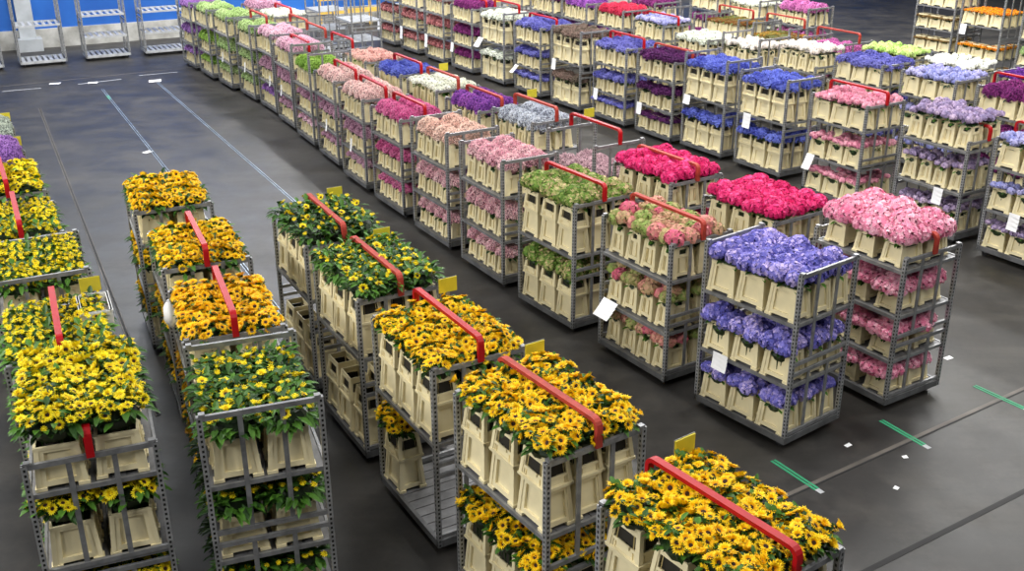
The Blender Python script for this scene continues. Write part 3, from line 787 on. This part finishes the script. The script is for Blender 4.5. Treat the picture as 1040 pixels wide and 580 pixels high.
Hrow = [
 ('rich violet flower trolley', 10.62, 21.0, -60, 1.95, t('violetrich', (.157, .8, 1.45), 'b', 'tall'), None),
 ('pure white hydrangea trolley', 9.68, 22.7, -60, 1.75, t('snow', (.157, .75, 1.4), 'b', 'tall'), None),
 ('lime green hydrangea trolley', 8.82, 24.25, -60, 1.75, t('limehyd', (.157, .75, 1.4), 'b', 'tall'), None),
 ('orchid pink trolley behind white hydrangeas', 7.95, 25.85, -60, 1.85, t('pinkstat', (.157, .65, 1.2), 'a'), 'o'),
 ('mostly empty trolley beside autumn berries', 7.05, 27.45, -60, 1.95, t('autumn', (.157, .8, 1.3), 'a'), 'o'),
 ('red and yellow berry trolley', 6.1, 29.05, -60, 1.95, t('autumn', (.157, .8, 1.45), 'a'), 'o'),
 ('low magenta flower trolley', 5.2, 30.65, -60, 1.9, t('magenta', (.157, .8), 'a'), None),
 ('purple trolley near the far right floor', 4.3, 32.25, -60, 1.95, t('magenta', (.157, .8, 1.45), 'b', 'tall'), None)]
bare = lambda ti: [(z, c, k, s if z > .3 else None) for z, c, k, s in ti]     # bottom decks here are hidden behind the next row
for ph, x, y, a, H, ti, bar in Hrow: trolley(ph, x, y, a, H, bare(ti), bar)
Irow = [
 ('orchid pink flower trolley by open floor', 8.45, 30.95, -60, 1.95, t('pinkstat', (.157, .8, 1.45), 'b', 'tall'), None),
 ('white-flowered trolley behind orchid pink', 7.45, 32.6, -60, 1.95, t('white', (.157, .8, 1.4), 'a'), None),
 ('dark purple trolley behind white flowers', 6.5, 34.2, -60, 1.95, t('magenta', (.157, .8, 1.45), 'a'), None)]
for ph, x, y, a, H, ti, bar in Irow: trolley(ph, x, y, a, H, bare(ti), bar)
# ---- tall trolleys across the far open floor
trolley('tall trolley of brownish flowers', 12.42, 30.6, -60, 2.75, t('tan', (.157, .75, 1.36, 1.98), 'a'))
trolley('tall trolley of orange flowers', 13.1, 29.1, -60, 2.75, t('orange', (.157, .8, 1.66), 'a'))
trolley('tall trolley at the frame edge', 14.1, 27.6, -60, 2.75, t('limelight', (.157, .8, 1.5), 'a'))

# ---- empty trolleys along the blue wall
for k, (x, y, a) in enumerate(((-16.2, 32.15, -62), (-14.65, 33.1, -62), (-13.0, 34.1, -62), (-11.4, 34.95, -62))):
    w = ('leftmost along the blue wall, cut off by the picture edge', 'in front of the white column on the blue wall', 'third along the blue wall, right of the column one', 'at the blue wall, nearest the lilac flower trolley')[k]
    trolley('empty', x, y, a+28+62, 2.6, [], None, False, 0, label='empty slatted trolley, '+w, shelves=[1.25] if k < 2 else [.75, 1.42], empty=True)

# ------------------------------------------------------------------ individual buckets: the nearest 300; the others as one mass
BUCKETS.sort(key=lambda b: b[0])
rest = MB()
for n, (d, M, kind, lab) in enumerate(BUCKETS):
    if n < 300:
        o = link('bucket', BUCKET_ME[kind], None, M.translation, M.to_euler())
        tag(o, lab, 'bucket', 'cream plastic flower buckets')
        if kind == 'collar': link('collar', COLLAR_ME, o)
    else:
        rest.merge(BUCKET_MB[kind], M)
        if kind == 'collar': rest.merge(COLLAR_MB, M)
o = link('plastic_buckets', rest.mesh('plastic_buckets', [CREAM, INSIDE]))
tag(o, 'many cream plastic buckets standing on the more distant trolleys', 'buckets', None, 'stuff')

# ------------------------------------------------------------------ papers
def fpaper(i, u, z, tilt=0, w=.19, h=.27):
    ph, x, y, a = Frow[i][:4]; paper_on(x, y, a, u, z, 'white delivery paper hanging on the '+ph, tilt, w, h)
ph, x, y, a = D[0][:4]; paper_on(x, y, a, -.3, .84, 'white folded paper hanging on the violet-blue hydrangea trolley', 0, .22, .2)
ph, x, y, a = D[1][:4]; paper_on(x, y, a, -.4, .8, 'white curled paper sticking out from the pink-and-green hydrangea trolley', 35, .3, .26)
fpaper(0, -.1, .86); fpaper(1, .25, .9); fpaper(3, -.35, 1.18, 0, .22, .3); fpaper(4, -.5, 1.22, 0, .22, .2); fpaper(5, -.5, .76); fpaper(6, -.5, .77)
fpaper(7, -.5, 1.2); fpaper(8, -.5, .74, 40); fpaper(9, -.6, 1.2, 30, .3, .3); fpaper(10, -.55, .8); fpaper(11, -.5, .8, 0, .2, .4); fpaper(12, -.5, .8, 0, .2, .4); fpaper(13, -.5, .8, 0, .2, .4)
paper_on(6.33, 19.0, -60, -.5, .84, 'white paper on the lower front of the rose pink hydrangea trolley', 20, .2, .3)
paper_on(13.1, 29.1, -60, -.5, 1.66, 'white paper hanging on the orange flower trolley')
for (x, y, a, n, u, z) in ((-6.62, 28.2, -60, 'light green flower', .1, .98), (-7.56, 29.6, -60, 'farther light green', .1, 1.0), (-5.75, 26.72, -61, 'soft pink and dusky mauve', .45, .98), (-4.98, 25.15, -62, 'red-barred soft pink', -.1, .98), (-2.68, 20.33, -62, 'nearer salmon', .0, .95), (-3.46, 22, -63, 'second salmon', .1, .95)):
    b = paper_on(x, y, a, u, z, 'pale blue-white price slip on the %s trolley' % n, 0, .1, .26)

# ------------------------------------------------------------------ small loose things
def scrap(px, py, w, h, rz, label):
    mb = MB(); mb.quad([(-w/2, -h/2, .006), (w/2, -h/2, .004), (w/2, h/2, .012), (-w/2, h/2, .005)])
    o = link('paper_scrap', mb.mesh('paper_scrap', [PAPER]), None, (px, py, 0), (0, 0, rz)); tag(o, label, 'paper scrap', 'paper scraps lying on the floor')
scrap(-10.28, 30.3, .34, .3, .3, 'largest white paper scrap lying on the floor near the lilac trolley')
scrap(-13.05, 30.0, .3, .16, .2, 'white paper scrap on the floor below the column')
scrap(-12.0, 30.1, .26, .18, .4, 'white paper scrap on the floor between the guide rails and wall')
scrap(-8.05, 22.6, .2, .14, 1, 'white scrap on the bare floor between two guide rails')
scrap(-7.6, 20.2, .22, .16, .4, 'white crumpled scrap on the floor above the far sunflowers')
scrap(3.75, 10.15, .09, .05, .6, 'small white petal scrap beside the violet-blue hydrangea trolley')
scrap(4.3, 9.9, .06, .05, .2, 'tiny white scrap near the green floor mark')
scrap(4.0, 9.3, .06, .05, .9, 'tiny white scrap near the floor joint')
scrap(5.7, 12.3, .12, .07, .5, 'white scrap on the floor right of the big pale pink hydrangeas')

# white open tray standing on the leftmost row, crumpled plastic wrap, white crates
def tray(name, loc, rz, d, label, cat, mat):
    mb = MB(); x, y, h = d
    mb.box2((-x/2, -y/2, 0), (x/2, y/2, .015))
    for s in (-1, 1): mb.box2((-x/2, s*y/2-.008, 0), (x/2, s*y/2+.008, h)); mb.box2((s*x/2-.008, -y/2, 0), (s*x/2+.008, y/2, h))
    ring(mb, h-.01, .02, (x/2, y/2), .014)
    o = link(name, mb.mesh(name, [mat]), None, loc, (0, 0, rz)); tag(o, label, cat); return o
p = local(-4.34, 9.12, -65, -.3, .36); tray('tray', (p[0], p[1], 1.9), R(-65), (.5, .28, .16), 'white open plastic tray standing at the back edge of the second leftmost trolley', 'tray', WHITE)
for k, (u, v, z) in enumerate(((.3, .2, 1.86), (-.2, .25, 1.86))):
    pass
p = local(-2.86, 9.6, -68, -.66, -.5)
mb = MB(); mb.dome((0, 0, .1), (.07, .11, .15), 0, 12, 8); mb.dome((.02, .05, .0), (.05, .06, .1), 0, 10, 6)
for i in range(len(mb.v)):
    q = mb.v[i]; mb.v[i] = (q[0]*rnd(.85, 1.15), q[1]*rnd(.85, 1.15), q[2]*rnd(.95, 1.05))
tag(link('plastic_wrap', mb.mesh('plastic_wrap', [WHITE], True), None, (p[0], p[1], 1.62), (0, 0, .4)), 'crumpled white plastic wrap hanging on the corner of the orange-gold sunflower trolley', 'plastic wrap')

# ------------------------------------------------------------------ floor and its marks
def floor_mat():
    m, nt, b = newmat('worn_hall_floor')
    tc = nt.nodes.new('ShaderNodeTexCoord'); v = tc.outputs['Object']
    big = noise(nt, v, .22, 4, .6); mid = noise(nt, v, 1.1, 5, .65); fine = noise(nt, v, 14, 4, .7)
    mp = nt.nodes.new('ShaderNodeMapping'); nt.links.new(v, mp.inputs[0]); mp.inputs['Rotation'].default_value = (0, 0, R(60)); mp.inputs['Scale'].default_value = (.18, 2.2, 1)
    streak = noise(nt, mp.outputs[0], 1.3, 4, .65)
    a = ramp(nt, big, [(.3, lin((26, 25, 25))), (.7, lin((56, 54, 52)))])
    c = ramp(nt, mid, [(.3, lin((32, 31, 30))), (.72, lin((68, 65, 61)))])
    x = mixrgb(nt, .5, a, c)
    s = ramp(nt, streak, [(.35, (.55, .55, .55)), (.65, (1.15, 1.15, 1.15))])
    x = mixrgb(nt, .55, x, s, 'MULTIPLY')
    g = ramp(nt, fine, [(.3, (.8, .8, .8)), (.7, (1.1, 1.1, 1.1))])
    x = mixrgb(nt, .6, x, g, 'MULTIPLY')
    st = noise(nt, v, .75, 6, .75)
    d = ramp(nt, st, [(.44, (1.25, 1.22, 1.16)), (.56, (.62, .62, .64))])
    x = mixrgb(nt, .75, x, d, 'MULTIPLY')
    nt.links.new(x, b.inputs['Base Color'])
    r = ramp(nt, mid, [(.3, (.36,)*3), (.7, (.55,)*3)]); nt.links.new(r, b.inputs['Roughness'])
    bp = nt.nodes.new('ShaderNodeBump'); bp.inputs['Strength'].default_value = .08; nt.links.new(fine, bp.inputs['Height']); nt.links.new(bp.outputs[0], b.inputs['Normal'])
    return m
mb = MB(); mb.quad([(-32, -6, 0), (40, -6, 0), (40, 62, 0), (-32, 62, 0)]); structure(link('floor', mb.mesh('floor', [floor_mat()])))
trim_n = [0]
RAIL = plain_mat('guide_rail_steel', (150, 165, 180), .35, .5, .25, 1.2)
JOINT = plain_mat('floor_joint_dark', (22, 22, 23), .7, 0, .2)
JOINT_L = plain_mat('floor_joint_worn', (92, 86, 80), .6, 0, .3, 1.5)
GREEN = plain_mat('green_floor_paint', (38, 138, 96), .6, 0, .15, 5)
LINE = plain_mat('faded_white_paint', (172, 174, 178), .6, 0, .2, 2)
def strip(a, b, w, mat, h=.004):
    a, b = Vector((*a, 0)), Vector((*b, 0)); d = b-a; l = d.length
    mb = MB(); mb.box((0, 0, h/2), (l, w, h)); trim_n[0] += 1
    structure(link('trim_%d' % trim_n[0], mb.mesh('trim', [mat]), None, (a+b)/2, (0, 0, math.atan2(d.y, d.x))))
def rail2(a, b, mat=RAIL, gap=.045, w=.015):
    d = (Vector(b)-Vector(a)).normalized(); n = Vector((-d.y, d.x))*gap/2
    strip(Vector(a)+n, Vector(b)+n, w, mat, .008); strip(Vector(a)-n, Vector(b)-n, w, mat, .008); strip(a, b, gap-w, JOINT, .003)
rail2((-12.22, 26.93), (-4.2, 10.9), JOINT_L)
rail2((-11.4, 29.2), (-3.2, 13.6))
rail2((-10.13, 30.07), (-1.6, 14.4))
strip((-10.98, 28.4), (-10.75, 27.95), .08, GREEN)
for a, b in (((2.84, 9.85), (3.17, 9.29)), ((4.3, 10.7), (4.6, 10.15)), ((5.73, 11.54), (6.09, 10.96))):
    d = (Vector(b)-Vector(a)).normalized(); n = Vector((-d.y, d.x))*.022
    strip(Vector(a)+n, Vector(b)+n, .03, GREEN); strip(Vector(a)-n, Vector(b)-n, .03, GREEN); strip(b, Vector(b)+d*.08, .06, LINE, .003)
strip((1.6, 8.38), (12, 15.2), .05, JOINT_L, .003); strip((1.6, 8.335), (12, 15.155), .02, JOINT, .0035)
strip((2, 7.15), (12, 13.45), .06, JOINT, .003)
for a, b in (((-12.35, 29.9), (-11.35, 30.6)), ((-11.0, 31.1), (-10.0, 31.6)), ((-14.1, 29.0), (-13.2, 29.4))): strip(a, b, .05, LINE)
strip((-20, 26.5), (-7.5, 33.6), .05, JOINT_L, .002)

# ------------------------------------------------------------------ far wall
wa = R(27)
w0 = Vector((-11.84, 38.0, 0)); wd = Vector((math.cos(wa), math.sin(wa), 0)); wn = Vector((math.sin(wa), -math.cos(wa), 0))
def wall_mat(name, c1, c2, sc):
    m, nt, b = newmat(name); tc = nt.nodes.new('ShaderNodeTexCoord'); f = noise(nt, tc.outputs['Object'], sc, 5, .6)
    nt.links.new(ramp(nt, f, [(.35, lin(c1)), (.65, lin(c2))]), b.inputs['Base Color']); b.inputs['Roughness'].default_value = .55; return m
BLUE = wall_mat('blue_wall_panel', (22, 84, 168), (36, 104, 190), .4)
PLINTH = wall_mat('stained_concrete_plinth', (150, 148, 142), (204, 203, 198), 1.4)
def wallbox(name, u0, u1, z0, z1, d0, d1, mat):
    mb = MB(); mb.box2((u0, -d1, z0), (u1, -d0, z1))
    return structure(link(name, mb.mesh(name, [mat]), None, w0, (0, 0, wa)))
wallbox('wall_back', -16, 40, .62, 9, 0, .2-.4, BLUE)
wallbox('baseboard_back', -16, 40, 0, .62, -.2, .12, PLINTH)
WCOL = plain_mat('white_column_paint', (176, 180, 184), .6, 0, .12, 2)
mb = MB(); mb.box2((-5.15, -.45, 0), (-4.65, 0, 9)); mb.box2((-5.3, -.75, 0), (-4.5, 0, .4)); structure(link('column_back', mb.mesh('column_back', [WCOL]), None, w0, (0, 0, wa)))
# yellow guard rail standing along the wall past the white flowers
GY = plain_mat('yellow_rail_paint', (226, 184, 84), .5, 0, .1)
root = bpy.data.objects.new('guard_rail', None); COL.objects.link(root); root.location = w0+wd*5+wn*.6; root.rotation_euler = (0, 0, wa)
tag(root, 'yellow steel guard rail along the far wall behind the empty trolleys', 'guard rail')
mb = MB()
for z in (.55, 1.05): mb.box((4, 0, z), (8, .06, .16))
link('rail', mb.mesh('rail', [GY]), root)
mb = MB(); mb.box((0, .06, .6), (.1, .06, 1.2)); pm = mb.mesh('post', [GY])
for k in range(5): link('post', pm, root, (.1+k*1.95, 0, 0))

# ------------------------------------------------------------------ light, world, camera
wld = bpy.data.worlds.new('hall_air'); SC.world = wld; wld.use_nodes = True
bg = wld.node_tree.nodes['Background']; bg.inputs[0].default_value = (.86, .93, 1, 1); bg.inputs[1].default_value = .085
def area(x, y, z, sx, sy, e, col=(1, .985, .955), rz=30, tilt=0):
    l = bpy.data.lights.new('hall_lamp', 'AREA'); l.shape = 'RECTANGLE'; l.size = sx; l.size_y = sy; l.energy = e; l.color = col
    o = bpy.data.objects.new('hall_lamp', l); COL.objects.link(o); o.location = (x, y, z); o.rotation_euler = (R(tilt), 0, R(rz))
for i in range(-2, 3):
    for j in range(0, 5):
        c = Vector((i*6, 4.5+j*8.5)); e = (300, 480, 620, 760, 760)[j]
        if j == 0 and i < 1: e *= .05 if i < 0 else .8
        if 0 < j < 3 and i < 0: e *= .12
        area(c.x+j*1.0, c.y, 9.5, .5, 5, e)
area(-13, 3, 9.8, 5, 5, 2100); area(-15, 11, 9.8, 5, 5, 2300); area(-9, -3, 9.8, 4, 4, 900)
area(-12, 28, 9.2, 6, 10, 1100, (.95, .98, 1)); area(14, 36, 9.2, 6, 12, 800, (.93, .97, 1))

cam = bpy.data.cameras.new('camera'); co = bpy.data.objects.new('camera', cam); COL.objects.link(co)
cam.sensor_width = 36; cam.sensor_fit = 'HORIZONTAL'; cam.lens = 36*1067.37/1040; cam.clip_end = 200
co.location = (0, 0, 6.208)
co.rotation_mode = 'XYZ'
co.matrix_world = Matrix.Translation((0, 0, 6.208)) @ Euler((R(90-22.69), 0, 0)).to_matrix().to_4x4() @ Matrix.Rotation(R(-.311), 4, 'Z')
SC.camera = co
SC.view_settings.view_transform = 'Standard'; SC.view_settings.look = 'None'; SC.view_settings.exposure = 0; SC.view_settings.gamma = 1
